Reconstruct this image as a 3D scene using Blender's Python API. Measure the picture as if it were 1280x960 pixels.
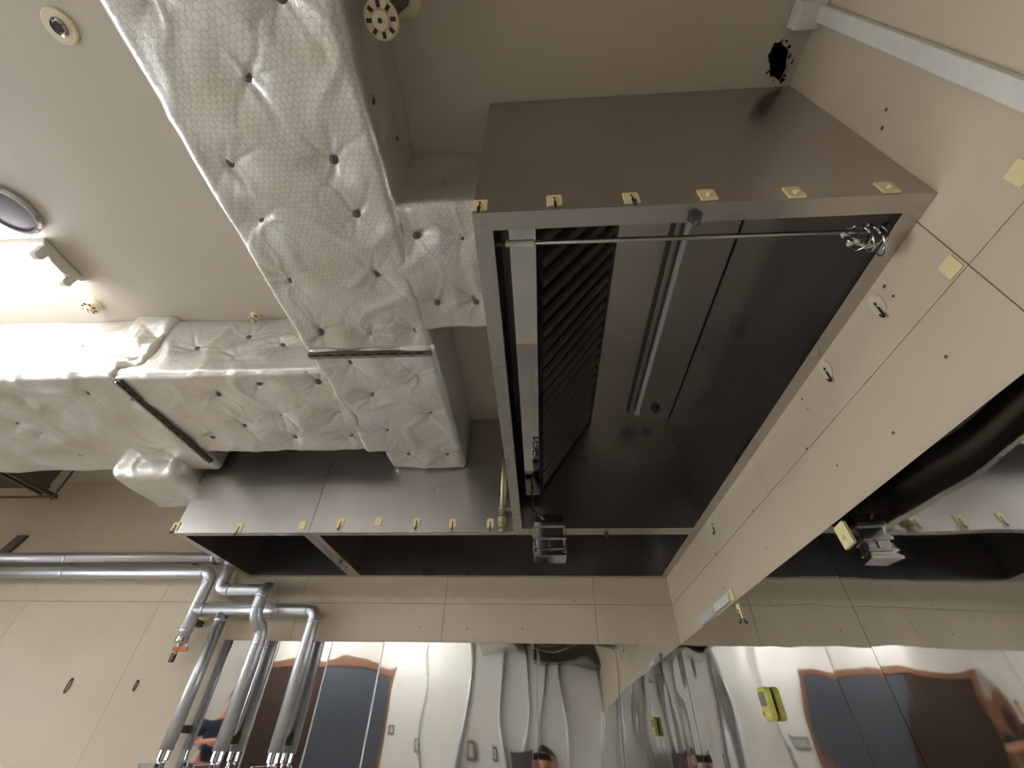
import bpy, bmesh, math, random
from mathutils import Vector, Matrix, noise
random.seed(7)
for o in list(bpy.data.objects): bpy.data.objects.remove(o, do_unlink=True)
SC = bpy.context.scene
COL = SC.collection
# ---------------------------------------------------------------- camera
ZC = 1.15                                  # camera height above the floor (metres)
PITCH, ROLL, YAW, FPX = 0.7136, 0.0255, -0.0734, 530.6
cp, sp, cy, sy, cr, sr = math.cos(PITCH), math.sin(PITCH), math.cos(YAW), math.sin(YAW), math.cos(ROLL), math.sin(ROLL)
FW = Vector((sy*cp, cy*cp, sp)); R0 = Vector((cy, -sy, 0)); U0 = R0.cross(FW)
RT = cr*R0 + sr*U0; UP = -sr*R0 + cr*U0
cam = bpy.data.cameras.new('camera'); camo = bpy.data.objects.new('camera', cam); COL.objects.link(camo)
cam.sensor_fit = 'HORIZONTAL'; cam.sensor_width = 36; cam.lens = FPX/1280*36; cam.clip_start = 0.005
m = Matrix.Identity(4)
for i in range(3): m[i][0], m[i][1], m[i][2] = RT[i], UP[i], -FW[i]
m[2][3] = ZC
camo.matrix_world = m
SC.camera = camo
def un(u, v, ax, val):
    """point (heights measured from the camera) where the photo's pixel meets the plane ax = val"""
    d = FW + (u-640)/FPX*RT - (v-480)/FPX*UP
    return d*(val/d['xyz'.index(ax)])
# room, heights relative to the camera
XR, YB, H = 0.8328, 3.0, 1.6264            # right wall, back wall, ceiling
XL, YF, ZF = -5.2, -2.6, -ZC               # left wall, front wall, floor
HB, Y1, X1, Y2, X2, XD = 0.8836, 0.4487, -0.1306, 2.2169, -2.0335, -1.2578
ZS, ZJ = 0.5008, 0.7214
ZD = 1.26                                  # underside of the insulated ducts
# ---------------------------------------------------------------- world and daylight
w = bpy.data.worlds.new('sky'); SC.world = w; w.use_nodes = True
w.node_tree.nodes['Background'].inputs[0].default_value = (0.75, 0.85, 1.0, 1)
w.node_tree.nodes['Background'].inputs[1].default_value = 1.0
def area(name, loc, rot, sx, sy_, power, col):
    l = bpy.data.lights.new(name, 'AREA'); l.shape = 'RECTANGLE'; l.size = sx; l.size_y = sy_; l.energy = power; l.color = col
    o = bpy.data.objects.new(name, l); COL.objects.link(o); o.location = loc; o.rotation_euler = rot; return o
area('window_daylight', (XL-0.25, 0.4, ZC+0.05), (0, -math.pi/2, 0), 1.5, 3.4, 95, (0.88, 0.94, 1.0))
TUBE_POWER = 33.0
vs = SC.view_settings
vs.view_transform = 'Standard'; vs.look = 'None'; vs.exposure = 0.38; vs.gamma = 1.0; vs.use_curve_mapping = False

# ---------------------------------------------------------------- materials
def lin(c):
    return tuple((x/255/12.92 if x/255 <= .04045 else ((x/255+.055)/1.055)**2.4) for x in c) + (1,)
def newmat(name):
    mt = bpy.data.materials.new(name); mt.use_nodes = True
    nt = mt.node_tree; return mt, nt, nt.nodes['Principled BSDF']
def node(nt, typ, **kw):
    n = nt.nodes.new(typ)
    for k, v in kw.items():
        if k in n.inputs: n.inputs[k].default_value = v
        else: setattr(n, k, v)
    return n
def paint(name, col, rough=0.5, var=0.06, scale=2.5, bump=0.05, spec=0.4):
    mt, nt, b = newmat(name)
    tc = node(nt, 'ShaderNodeTexCoord')
    nz = node(nt, 'ShaderNodeTexNoise', Scale=scale, Detail=5.0)
    nt.links.new(tc.outputs['Object'], nz.inputs['Vector'])
    mr = node(nt, 'ShaderNodeMapRange'); mr.inputs['To Min'].default_value = 1-var; mr.inputs['To Max'].default_value = 1+var
    mr.inputs['From Min'].default_value = .3; mr.inputs['From Max'].default_value = .7
    nt.links.new(nz.outputs['Fac'], mr.inputs['Value'])
    vm = node(nt, 'ShaderNodeVectorMath', operation='SCALE'); vm.inputs[0].default_value = lin(col)[:3]
    nt.links.new(mr.outputs[0], vm.inputs['Scale']); nt.links.new(vm.outputs[0], b.inputs['Base Color'])
    b.inputs['Roughness'].default_value = rough; b.inputs['Specular IOR Level'].default_value = spec
    if bump:
        n2 = node(nt, 'ShaderNodeTexNoise', Scale=220.0, Detail=3.0); nt.links.new(tc.outputs['Object'], n2.inputs['Vector'])
        bp = node(nt, 'ShaderNodeBump', Strength=bump, Distance=0.004); nt.links.new(n2.outputs['Fac'], bp.inputs['Height'])
        nt.links.new(bp.outputs[0], b.inputs['Normal'])
    return mt
def metal(name, col, rough=0.3, brush=None, bstr=0.05, rvar=0.08, smudge=0.1):
    """brush: scale vector of the brushing noise (large = fine)"""
    mt, nt, b = newmat(name)
    b.inputs['Metallic'].default_value = 1.0
    tc = node(nt, 'ShaderNodeTexCoord')
    n1 = node(nt, 'ShaderNodeTexNoise', Scale=3.0, Detail=3.0); nt.links.new(tc.outputs['Object'], n1.inputs['Vector'])
    mr = node(nt, 'ShaderNodeMapRange'); mr.inputs['From Min'].default_value = .15; mr.inputs['From Max'].default_value = .85
    mr.inputs['To Min'].default_value = rough-rvar; mr.inputs['To Max'].default_value = rough+rvar
    nt.links.new(n1.outputs['Fac'], mr.inputs['Value']); nt.links.new(mr.outputs[0], b.inputs['Roughness'])
    m2 = node(nt, 'ShaderNodeMapRange'); m2.inputs['From Min'].default_value = .15; m2.inputs['From Max'].default_value = .85
    m2.inputs['To Min'].default_value = 1-smudge; m2.inputs['To Max'].default_value = 1+smudge*.5
    nt.links.new(n1.outputs['Fac'], m2.inputs['Value'])
    vm = node(nt, 'ShaderNodeVectorMath', operation='SCALE'); vm.inputs[0].default_value = lin(col)[:3]
    nt.links.new(m2.outputs[0], vm.inputs['Scale']); nt.links.new(vm.outputs[0], b.inputs['Base Color'])
    if brush:
        mp = node(nt, 'ShaderNodeMapping'); mp.inputs['Scale'].default_value = brush; nt.links.new(tc.outputs['Object'], mp.inputs['Vector'])
        n2 = node(nt, 'ShaderNodeTexNoise', Scale=1.0, Detail=4.0); nt.links.new(mp.outputs[0], n2.inputs['Vector'])
        bp = node(nt, 'ShaderNodeBump', Strength=bstr, Distance=0.003); nt.links.new(n2.outputs['Fac'], bp.inputs['Height'])
        nt.links.new(bp.outputs[0], b.inputs['Normal'])
    return mt
def plain(name, col, rough=0.5, metallic=0.0, spec=0.5):
    mt, nt, b = newmat(name)
    tc = node(nt, 'ShaderNodeTexCoord'); nz = node(nt, 'ShaderNodeTexNoise', Scale=60.0, Detail=3.0)
    nt.links.new(tc.outputs['Object'], nz.inputs['Vector'])
    mx = node(nt, 'ShaderNodeMixRGB'); c = lin(col); mx.inputs[1].default_value = tuple(x*.85 for x in c[:3])+(1,); mx.inputs[2].default_value = tuple(min(1, x*1.1) for x in c[:3])+(1,)
    nt.links.new(nz.outputs['Fac'], mx.inputs[0]); nt.links.new(mx.outputs[0], b.inputs['Base Color'])
    b.inputs['Roughness'].default_value = rough; b.inputs['Metallic'].default_value = metallic; b.inputs['Specular IOR Level'].default_value = spec
    return mt
def emit(name, col, strength):
    mt, nt, b = newmat(name)
    b.inputs['Base Color'].default_value = (.9, .9, .9, 1); b.inputs['Emission Color'].default_value = col; b.inputs['Emission Strength'].default_value = strength
    return mt
def foil(name, hexes):
    """aluminium foil facing over glass wool: hexagonal wire netting or fine square scrim"""
    mt, nt, b = newmat(name); L = nt.links.new
    uv = node(nt, 'ShaderNodeUVMap'); uv.uv_map = 'uv'
    nz = node(nt, 'ShaderNodeTexNoise', Scale=9.0, Detail=2.0); L(uv.outputs[0], nz.inputs['Vector'])
    sub = node(nt, 'ShaderNodeVectorMath', operation='SUBTRACT'); L(nz.outputs['Color'], sub.inputs[0]); sub.inputs[1].default_value = (.5, .5, .5)
    sc = node(nt, 'ShaderNodeVectorMath', operation='SCALE'); L(sub.outputs[0], sc.inputs[0]); sc.inputs['Scale'].default_value = 0.03
    ad = node(nt, 'ShaderNodeVectorMath', operation='ADD'); L(uv.outputs[0], ad.inputs[0]); L(sc.outputs[0], ad.inputs[1])
    fl = node(nt, 'ShaderNodeVectorMath', operation='MULTIPLY'); L(ad.outputs[0], fl.inputs[0]); fl.inputs[1].default_value = (1, 1, 0)
    k = 58.0 if hexes else 100.0
    p = node(nt, 'ShaderNodeVectorMath', operation='SCALE'); L(fl.outputs[0], p.inputs[0]); p.inputs['Scale'].default_value = k
    r = (1, 1.7320508, 1); h = (.5, .8660254, 0)
    def cell(src):
        md = node(nt, 'ShaderNodeVectorMath', operation='WRAP'); L(src, md.inputs[0]); md.inputs[1].default_value = r; md.inputs[2].default_value = (0, 0, 0)
        s = node(nt, 'ShaderNodeVectorMath', operation='SUBTRACT'); L(md.outputs[0], s.inputs[0]); s.inputs[1].default_value = h
        f2 = node(nt, 'ShaderNodeVectorMath', operation='MULTIPLY'); L(s.outputs[0], f2.inputs[0]); f2.inputs[1].default_value = (1, 1, 0)
        a = node(nt, 'ShaderNodeVectorMath', operation='ABSOLUTE'); L(f2.outputs[0], a.inputs[0])
        d = node(nt, 'ShaderNodeVectorMath', operation='DOT_PRODUCT'); L(a.outputs[0], d.inputs[0]); d.inputs[1].default_value = (.5, .8660254, 0)
        sx = node(nt, 'ShaderNodeSeparateXYZ'); L(a.outputs[0], sx.inputs[0])
        mxn = node(nt, 'ShaderNodeMath', operation='MAXIMUM'); L(d.outputs['Value'], mxn.inputs[0]); L(sx.outputs[0], mxn.inputs[1])
        return mxn.outputs[0], sx
    if hexes:
        c1, _ = cell(p.outputs[0])
        sh = node(nt, 'ShaderNodeVectorMath', operation='SUBTRACT'); L(p.outputs[0], sh.inputs[0]); sh.inputs[1].default_value = h
        c2, _ = cell(sh.outputs[0])
        mn = node(nt, 'ShaderNodeMath', operation='MINIMUM'); L(c1, mn.inputs[0]); L(c2, mn.inputs[1]); edge = mn.outputs[0]   # 0 centre .. .5 edge
    else:
        md = node(nt, 'ShaderNodeVectorMath', operation='FRACTION'); L(p.outputs[0], md.inputs[0])
        s = node(nt, 'ShaderNodeVectorMath', operation='SUBTRACT'); L(md.outputs[0], s.inputs[0]); s.inputs[1].default_value = (.5, .5, .5)
        a = node(nt, 'ShaderNodeVectorMath', operation='ABSOLUTE'); L(s.outputs[0], a.inputs[0])
        sx = node(nt, 'ShaderNodeSeparateXYZ'); L(a.outputs[0], sx.inputs[0])
        mxn = node(nt, 'ShaderNodeMath', operation='MAXIMUM'); L(sx.outputs[0], mxn.inputs[0]); L(sx.outputs[1], mxn.inputs[1]); edge = mxn.outputs[0]
    ln = node(nt, 'ShaderNodeMapRange'); ln.inputs['From Min'].default_value = .43; ln.inputs['From Max'].default_value = .5; L(edge, ln.inputs['Value'])
    big = node(nt, 'ShaderNodeTexNoise', Scale=5.0, Detail=6.0); L(uv.outputs[0], big.inputs['Vector'])
    ramp = node(nt, 'ShaderNodeValToRGB'); L(big.outputs['Fac'], ramp.inputs[0])
    ramp.color_ramp.elements[0].position = .3; ramp.color_ramp.elements[0].color = lin((214, 207, 192))
    ramp.color_ramp.elements[1].position = .72; ramp.color_ramp.elements[1].color = lin((230, 228, 224))
    mx = node(nt, 'ShaderNodeMixRGB'); mf = node(nt, 'ShaderNodeMath', operation='MULTIPLY'); mf.inputs[1].default_value = .45 if hexes else .28
    L(ln.outputs[0], mf.inputs[0]); L(mf.outputs[0], mx.inputs[0]); L(ramp.outputs[0], mx.inputs[1]); mx.inputs[2].default_value = lin((120, 112, 98))
    L(mx.outputs[0], b.inputs['Base Color'])
    b.inputs['Metallic'].default_value = .64
    cr_ = node(nt, 'ShaderNodeTexNoise', Scale=26.0, Detail=5.0, Distortion=1.2); L(uv.outputs[0], cr_.inputs['Vector'])
    rm = node(nt, 'ShaderNodeMapRange'); rm.inputs['To Min'].default_value = .25; rm.inputs['To Max'].default_value = .42; L(big.outputs['Fac'], rm.inputs['Value']); L(rm.outputs[0], b.inputs['Roughness'])
    b1 = node(nt, 'ShaderNodeBump', Strength=.18, Distance=.010); L(cr_.outputs['Fac'], b1.inputs['Height'])
    b2 = node(nt, 'ShaderNodeBump', Strength=.3, Distance=.0007); b2.invert = True; L(ln.outputs[0], b2.inputs['Height']); L(b1.outputs[0], b2.inputs['Normal'])
    L(b2.outputs[0], b.inputs['Normal'])
    return mt
def thin_glass(name):
    mt, nt, b = newmat(name); nt.nodes.remove(b)
    out = nt.nodes['Material Output']; tr = node(nt, 'ShaderNodeBsdfTransparent'); gl = node(nt, 'ShaderNodeBsdfGlossy'); gl.inputs['Roughness'].default_value = .02
    fr = node(nt, 'ShaderNodeFresnel'); mx = node(nt, 'ShaderNodeMixShader')
    nt.links.new(fr.outputs[0], mx.inputs[0]); nt.links.new(tr.outputs[0], mx.inputs[1]); nt.links.new(gl.outputs[0], mx.inputs[2]); nt.links.new(mx.outputs[0], out.inputs[0]); return mt

M = dict(
    wall=paint('cream_board', (204, 188, 163), .42, .05, 2.0, .04),
    grout=paint('joint_filler', (168, 156, 132), .8),
    ceiling=paint('ceiling_paint', (190, 179, 162), .55, .05, 1.2, .08),
    floor=paint('floor_resin', (206, 200, 190), .4, .08),
    far=paint('far_wall_paint', (240, 237, 228), .5, .04),
    steel=metal('brushed_steel', (192, 187, 183), .31, (260, 260, 6), .06),
    steel_h=metal('brushed_steel_long', (186, 181, 177), .33, (5, 260, 260), .06),
    rim=metal('folded_rim_steel', (192, 188, 184), .28, None, 0, .03, .05),
    mirror=metal('mirror_steel_sheet', (216, 214, 212), .03, None, 0, .015, .06),
    chrome=metal('chrome', (222, 222, 222), .1, None, 0, .04),
    lag=metal('aluminium_lagging', (214, 214, 216), .42, (40, 40, 3), .05, .06),
    dark=metal('greasy_black_filter', (112, 106, 96), .28, None, 0, .1, .3),
    slat=metal('greasy_slat', (150, 144, 134), .42, None, 0, .08, .2),
    grey=metal('grey_sheet', (120, 116, 116), .45, None, 0),
    iron=plain('rusty_iron', (112, 98, 84), .6, .6),
    brass=metal('old_brass_pipe', (158, 150, 118), .45, None, 0),
    tag=plain('yellow_plastic', (238, 222, 168), .4),
    wire=plain('dark_wire', (58, 48, 40), .45, .5),
    white=plain('white_plastic', (222, 218, 206), .4),
    ivory=plain('ivory_plastic', (218, 206, 172), .45),
    washer=plain('grey_pin_washer', (104, 102, 98), .5, .3),
    mesh=plain('speaker_mesh', (112, 104, 104), .7),
    black=plain('black_cavity', (20, 15, 12), .9),
    tube_off=plain('unlit_tube', (232, 232, 236), .25),
    tube_on=emit('lit_tube', (.91, .945, 1.0, 1), TUBE_POWER),
    wood=paint('dark_brown_door', (72, 56, 48), .35),
    copper=paint('orange_frame', (140, 98, 74), .4),
    door_sheen=plain('blue_grey_sheen_on_door', (86, 92, 100), .2),  # brown door leaf, with the blue-grey it reflects put into its colour
    lime=plain('yellow_green_plastic', (206, 200, 96), .45),
    lcd=plain('lcd_grey', (120, 124, 122), .25),
    orange=plain('orange_handle', (206, 110, 62), .5),
    foil_hex=foil('foil_with_hexagonal_netting', True),
    foil_sq=foil('foil_with_square_scrim', False),
    glass=thin_glass('window_glass'),
)
# ---------------------------------------------------------------- mesh helpers (heights given relative to the camera)
class MB:
    def __init__(s): s.v = []; s.f = []; s.uv = None
    def add(s, vs, fs):
        n = len(s.v); s.v += [Vector(v) for v in vs]; s.f += [tuple(i+n for i in f) for f in fs]; return s
    def box(s, x0, x1, y0, y1, z0, z1):
        if x0 > x1: x0, x1 = x1, x0
        if y0 > y1: y0, y1 = y1, y0
        if z0 > z1: z0, z1 = z1, z0
        return s.add([(x0,y0,z0),(x1,y0,z0),(x1,y1,z0),(x0,y1,z0),(x0,y0,z1),(x1,y0,z1),(x1,y1,z1),(x0,y1,z1)],
              [(0,3,2,1),(4,5,6,7),(0,1,5,4),(1,2,6,5),(2,3,7,6),(3,0,4,7)])
    def prism(s, pts, off):
        """closed outline pts (3-D, planar) swept by the vector off"""
        n = len(pts); off = Vector(off)
        return s.add([Vector(p) for p in pts]+[Vector(p)+off for p in pts],
              [tuple(range(n))[::-1], tuple(range(n, 2*n))]+[(i, (i+1) % n, n+(i+1) % n, n+i) for i in range(n)])
    def tube(s, pts, r, seg=12, bend=0.0, nb=5, cap=True):
        pts = [Vector(p) for p in pts]; path = [pts[0]]
        for i in range(1, len(pts)-1):
            a, b, c = pts[i-1], pts[i], pts[i+1]
            if bend <= 0: path.append(b); continue
            d1 = (a-b); d2 = (c-b); t = min(bend, d1.length*.49, d2.length*.49); d1.normalize(); d2.normalize()
            p0, p1 = b+d1*t, b+d2*t
            for k in range(nb+1):
                u = k/nb; path.append(p0*(1-u)**2 + b*2*u*(1-u) + p1*u*u)
        path.append(pts[-1])
        t0 = (path[1]-path[0]).normalized(); ref = Vector((0,0,1)) if abs(t0.z) < .9 else Vector((1,0,0))
        nrm = t0.cross(ref).normalized(); rings = []
        for i, p in enumerate(path):
            t = (path[min(i+1, len(path)-1)]-path[max(i-1, 0)]).normalized()
            nrm = (nrm - t*nrm.dot(t)).normalized(); bn = t.cross(nrm)
            rr = r[i] if isinstance(r, (list, tuple)) else r
            rings.append([p+nrm*math.cos(2*math.pi*j/seg)*rr+bn*math.sin(2*math.pi*j/seg)*rr for j in range(seg)])
        fs = []; n = len(rings)
        for i in range(n-1):
            for j in range(seg):
                fs.append((i*seg+j, i*seg+(j+1) % seg, (i+1)*seg+(j+1) % seg, (i+1)*seg+j))
        if cap: fs += [tuple(range(seg))[::-1], tuple((n-1)*seg+j for j in range(seg))]
        return s.add([v for rg in rings for v in rg], fs)
    def lathe(s, c, axis, prof, seg=20):
        """prof: (radius, distance along axis)"""
        c = Vector(c); a = Vector(axis).normalized(); ref = Vector((0,0,1)) if abs(a.z) < .9 else Vector((1,0,0))
        u = a.cross(ref).normalized(); v = a.cross(u); n = len(prof)
        vs = [c+a*h+(u*math.cos(2*math.pi*j/seg)+v*math.sin(2*math.pi*j/seg))*r for r, h in prof for j in range(seg)]
        fs = [(i*seg+j, i*seg+(j+1) % seg, (i+1)*seg+(j+1) % seg, (i+1)*seg+j) for i in range(n-1) for j in range(seg)]
        fs += [tuple(range(seg))[::-1], tuple((n-1)*seg+j for j in range(seg))]
        return s.add(vs, fs)
    def build(s, name, mat, parent=None, smooth=False, bevel=0.0, origin=None, fix=True):
        lo = Vector(min(v[i] for v in s.v) for i in range(3)); hi = Vector(max(v[i] for v in s.v) for i in range(3))
        o3 = Vector(origin) if origin else Vector(((lo.x+hi.x)/2, (lo.y+hi.y)/2, lo.z))
        me = bpy.data.meshes.new(name); me.from_pydata([v-o3 for v in s.v], [], s.f)
        if s.uv:
            ul = me.uv_layers.new(name='uv')
            for li, l in enumerate(me.loops): ul.data[li].uv = s.uv[li]
        if fix:
            bm = bmesh.new(); bm.from_mesh(me); bmesh.ops.recalc_face_normals(bm, faces=bm.faces)
            bm.to_mesh(me); bm.free()
        me.materials.append(M[mat])
        if smooth:
            for p in me.polygons: p.use_smooth = True
            if smooth == 'auto':
                me.set_sharp_from_angle(angle=math.radians(40))
        o = bpy.data.objects.new(name, me); COL.objects.link(o)
        wl = o3+Vector((0, 0, ZC))
        if parent is not None: o.parent = parent; wl = wl-WL[parent.name]
        o.location = wl
        WL[o.name] = o3+Vector((0, 0, ZC))
        if bevel:
            bv = o.modifiers.new('bevel', 'BEVEL'); bv.width = bevel; bv.segments = 2; bv.limit_method = 'ANGLE'
        return o
WL = {}
def tagp(o, label, cat, group=None):
    o['label'] = label; o['category'] = cat
    if group: o['group'] = group
    return o
def thing(name, loc, label, cat, group=None):
    o = bpy.data.objects.new(name, None); COL.objects.link(o); o.empty_display_size = .05
    o.location = Vector(loc)+Vector((0, 0, ZC)); WL[o.name] = o.location.copy()
    return tagp(o, label, cat, group)
def struct(o): o['kind'] = 'structure'; return o
def bx(name, mat, parent, *a, bevel=0.0): return MB().box(*a).build(name, mat, parent, bevel=bevel)
def copy_tree(o, parent=None):
    c = o.copy(); COL.objects.link(c); c.parent = parent
    for ch in o.children: copy_tree(ch, c)
    return c

# ---------------------------------------------------------------- the room
T = 0.12
struct(bx('floor', 'floor', None, XL-T, XR+T, YF-T, YB+T, ZF-.1, ZF))
# ceiling with a broken hole beside the corner
HC = un(976, 78, 'z', H)
def ceiling():
    bm = bmesh.new()
    outer = [bm.verts.new((x, y, 0)) for x, y in ((XL-T, YF-T), (XR+T, YF-T), (XR+T, YB+T), (XL-T, YB+T))]
    hole = []
    rnd = random.Random(3); nn = 18
    for k in range(nn):
        a = 2*math.pi*k/nn; r = .05*(1+rnd.uniform(-.15, .2))
        hole.append(bm.verts.new((HC.x-.005+r*.62*math.cos(a)+.35*r*math.sin(a), HC.y+r*1.0*math.sin(a), 0)))
    es = [bm.edges.new((l[i], l[(i+1) % len(l)])) for l in (outer, hole) for i in range(len(l))]
    bmesh.ops.triangle_fill(bm, edges=es, use_beauty=True)
    for f in bm.faces:
        f.normal_update()
    vs = [v.co.copy() for v in bm.verts]; bm.verts.index_update(); fs = [tuple(v.index for v in f.verts) for f in bm.faces]
    hid = [v.index for v in hole]; bm.free()
    mb = MB(); n = len(vs)
    mb.add([(v.x, v.y, H) for v in vs]+[(v.x, v.y, H+.02) for v in vs], fs+[tuple(i+n for i in f) for f in fs]+[(hid[i], hid[(i+1) % nn], n+hid[(i+1) % nn], n+hid[i]) for i in range(nn)])
    o = mb.build('ceiling', 'ceiling', None)
    cv = MB(); cv.box(HC.x-.1, HC.x+.055, HC.y-.12, HC.y+.12, H+.10, H+.11)
    cv.box(HC.x-.1, HC.x-.09, HC.y-.12, HC.y+.12, H+.02, H+.1); cv.box(HC.x+.05, HC.x+.055, HC.y-.12, HC.y+.12, H+.02, H+.1)
    cv.box(HC.x-.1, HC.x+.055, HC.y-.12, HC.y-.11, H+.02, H+.1); cv.box(HC.x-.1, HC.x+.055, HC.y+.11, HC.y+.12, H+.02, H+.1)
    cv.build('hole_cavity', 'black', o)
    # ragged lip of plaster and scorched tar around the hole
    lip = MB(); rnd = random.Random(5)
    for k in range(16):
        a = 2*math.pi*k/16; r = .05*(1+rnd.uniform(-.08, .1))
        c = Vector((HC.x-.005+r*.62*math.cos(a)+.35*r*math.sin(a), HC.y+r*math.sin(a), H))
        q = [c+Vector((rnd.uniform(-.008, .008), rnd.uniform(-.008, .008), 0)) for _ in range(3)]
        lip.prism(q, (0, 0, -.002-rnd.random()*.006))
    lip.build('scorched_lip', 'black', o)
    return struct(o)
CEIL = ceiling()
# left and front walls, each with a window (they show only as mirror images and as daylight)
def wall_with_window(name, ax, pos, a0, a1, w0, w1, h0, h1, sgn, mat):
    mb = MB()
    def bb(u0, u1, z0, z1, d0=0, d1=T):
        if ax == 'x': mb.box(pos-sgn*d1, pos-sgn*d0, u0, u1, z0, z1)
        else: mb.box(u0, u1, pos-sgn*d1, pos-sgn*d0, z0, z1)
    bb(a0, w0, ZF, H); bb(w1, a1, ZF, H); bb(w0, w1, ZF, h0); bb(w0, w1, h1, H)
    struct(mb.build(name, mat, None))
    n = 1 if ax == 'x' else 2
    fr = MB()
    def fb(u0, u1, z0, z1):
        if ax == 'x': fr.box(pos-sgn*.08, pos-sgn*.03, u0, u1, z0, z1)
        else: fr.box(u0, u1, pos-sgn*.08, pos-sgn*.03, z0, z1)
    fb(w0, w1, h0, h0+.05); fb(w0, w1, h1-.05, h1); fb(w0, w0+.05, h0+.05, h1-.05); fb(w1-.05, w1, h0+.05, h1-.05)
    mid = (w0+w1)/2; fb(mid-.03, mid+.03, h0+.05, h1-.05)
    wo = struct(fr.build('window_%d' % n, 'white', None))
    for u0, u1 in ((w0+.05, mid-.03), (mid+.03, w1-.05)):
        g = MB()
        if ax == 'x': g.box(pos-sgn*.058, pos-sgn*.053, u0, u1, h0+.05, h1-.05)
        else: g.box(u0, u1, pos-sgn*.058, pos-sgn*.053, h0+.05, h1-.05)
        g.build('pane', 'glass', wo)
wall_with_window('wall_left', 'x', XL, YF-T, YB+T, -1.3, 2.1, -.7, .8, 1, 'far')
struct(bx('wall_front', 'far', None, XL, XR, YF-T, YF, ZF, H))
# back and right walls: backing slab plus separate boards with open joints
JG = .0010
def boards(name, ax, us, zs, slab):
    o = struct(slab.build(name, 'grout', None))
    for i in range(len(us)-1):
        for j in range(len(zs)-1):
            mb = MB(); d = random.uniform(-.0008, .0008)
            if ax == 'y': mb.box(us[i]+JG, us[i+1]-JG, YB+d, YB+.012, zs[j]+JG, zs[j+1]-JG)
            else: mb.box(XR+d, XR+.012, us[i]+JG, us[i+1]-JG, zs[j]+JG, zs[j+1]-JG)
            mb.build('wall_board', 'wall', o, bevel=.0006)
    return o
vx = [XL, -4.5, -3.535, -2.570, -1.588, -.621, .346, XR+JG]
vz = [ZF, -.24, ZJ, H]
WB = boards('wall_back', 'y', vx, vz, MB().box(XL-T, XR+T, YB+.010, YB+T, ZF, H))
vy = [YF, -2.36, -1.4, -.443, .513, 1.467, 2.42, YB+JG]
WR = boards('wall_right', 'x', vy, vz, MB().box(XR+.010, XR+T, YF-T, YB+.010, ZF, H))
# small screw holes and marks left in the boards
hole = MB().lathe((0, 0, 0), (0, 1, 0), [(.0055, -.0016), (.0045, .002)], 8)
def screw_holes(wall, ax, pix):
    first = None
    for u, v in pix:
        p = un(u, v, ax, YB if ax == 'y' else XR)
        if first is None:
            mb = MB().lathe(p, (0, 1, 0) if ax == 'y' else (1, 0, 0), [(.0042, -.0012), (.0035, .002)], 8)
            first = mb.build('screw_hole', 'iron', wall, origin=tuple(p)); base = p
        else:
            c = first.copy(); COL.objects.link(c); c.parent = wall; c.location = first.location+(p-base); c.scale = [random.uniform(.7, 1.2)]*3
screw_holes(WB, 'y', [(481, 750), (530, 750), (586, 750), (653, 750), (718, 751), (525, 784), (584, 786), (653, 786), (720, 787), (393, 740), (182, 745), (235, 742), (105, 704), (25, 724), (242, 724), (268, 793), (300, 757)])
screw_holes(WR, 'x', [(1108, 137), (1103, 160), (941, 638), (895, 692), (958, 685), (862, 731), (1183, 446), (1117, 541), (1047, 582), (1009, 561), (1106, 358), (1117, 370), (1003, 499), (1010, 511), (905, 735)])
# two little metal rings left on the cream wall
for k, (u, v) in enumerate(((86, 857), (170, 857))):
    p = un(u, v, 'y', YB)
    t = thing('wall_ring', (p.x, YB, p.z-.03), ['steel oval ring fixing on the cream wall, the larger one' , 'steel hook fixing on the cream wall near the bare pipe, the smaller one'][k], 'fixing')
    s = 1.0 if k == 0 else .7
    MB().tube([(p.x+.02*s*math.cos(a)*.5, YB-.004, p.z+.038*s*math.sin(a)) for a in [i*math.pi/8 for i in range(17)]], .0028, 6).build('ring', 'iron', t, True)
    MB().lathe((p.x, YB, p.z+.03*s), (0, -1, 0), [(.008, 0), (.008, .006), (.004, .01)], 10).build('screw', 'iron', t, True)
# ---------------------------------------------------------------- mirror-polished steel sheets on the lower walls
def sheet(parent, ax, a0, a1, z0, z1, seed, amp=.0016):
    """slightly buckled steel sheet"""
    st = .03; nu = max(2, round((a1-a0)/st)); nz_ = max(2, round((z1-z0)/st)); mb = MB(); vs = []
    for j in range(nz_+1):
        for i in range(nu+1):
            u = a0+(a1-a0)*i/nu; z = z0+(z1-z0)*j/nz_
            ed = min(1, min(i, nu-i, j, nz_-j)/3)
            d = amp*(noise.noise(Vector((u*3.2+seed*7.1, z*2.1, seed)))*1.2 + .35*noise.noise(Vector((u*7, z*4, seed+5.)))) * (.25+.75*ed)
            q = .0055+d+amp
            vs.append((u, YB-q, z) if ax == 'y' else (XR-q, u, z))
    nf = len(vs); bk = []
    for j in (0, nz_):
        pass
    fs = [(j*(nu+1)+i, j*(nu+1)+i+1, (j+1)*(nu+1)+i+1, (j+1)*(nu+1)+i) for j in range(nz_) for i in range(nu)]
    mb.add(vs, fs)
    # folded edges back to the wall
    rim = [j for j in range(nu+1)]+[k*(nu+1)+nu for k in range(1, nz_+1)]+[nz_*(nu+1)+i for i in range(nu-1, -1, -1)]+[k*(nu+1) for k in range(nz_-1, 0, -1)]
    back = []
    for i in rim:
        p = Vector(vs[i]); 
        if ax == 'y': p.y = YB-.0012
        else: p.x = XR-.0012
        back.append(p)
    n0 = len(mb.v); mb.v += back; L = len(rim)
    mb.f += [(rim[i], rim[(i+1) % L], n0+(i+1) % L, n0+i) for i in range(L)]
    return mb.build('steel_sheet', 'mirror', parent, 'auto')
ub = [-2.0, -1.643, -1.303, -.976, -.03, XR-.008]
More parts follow.
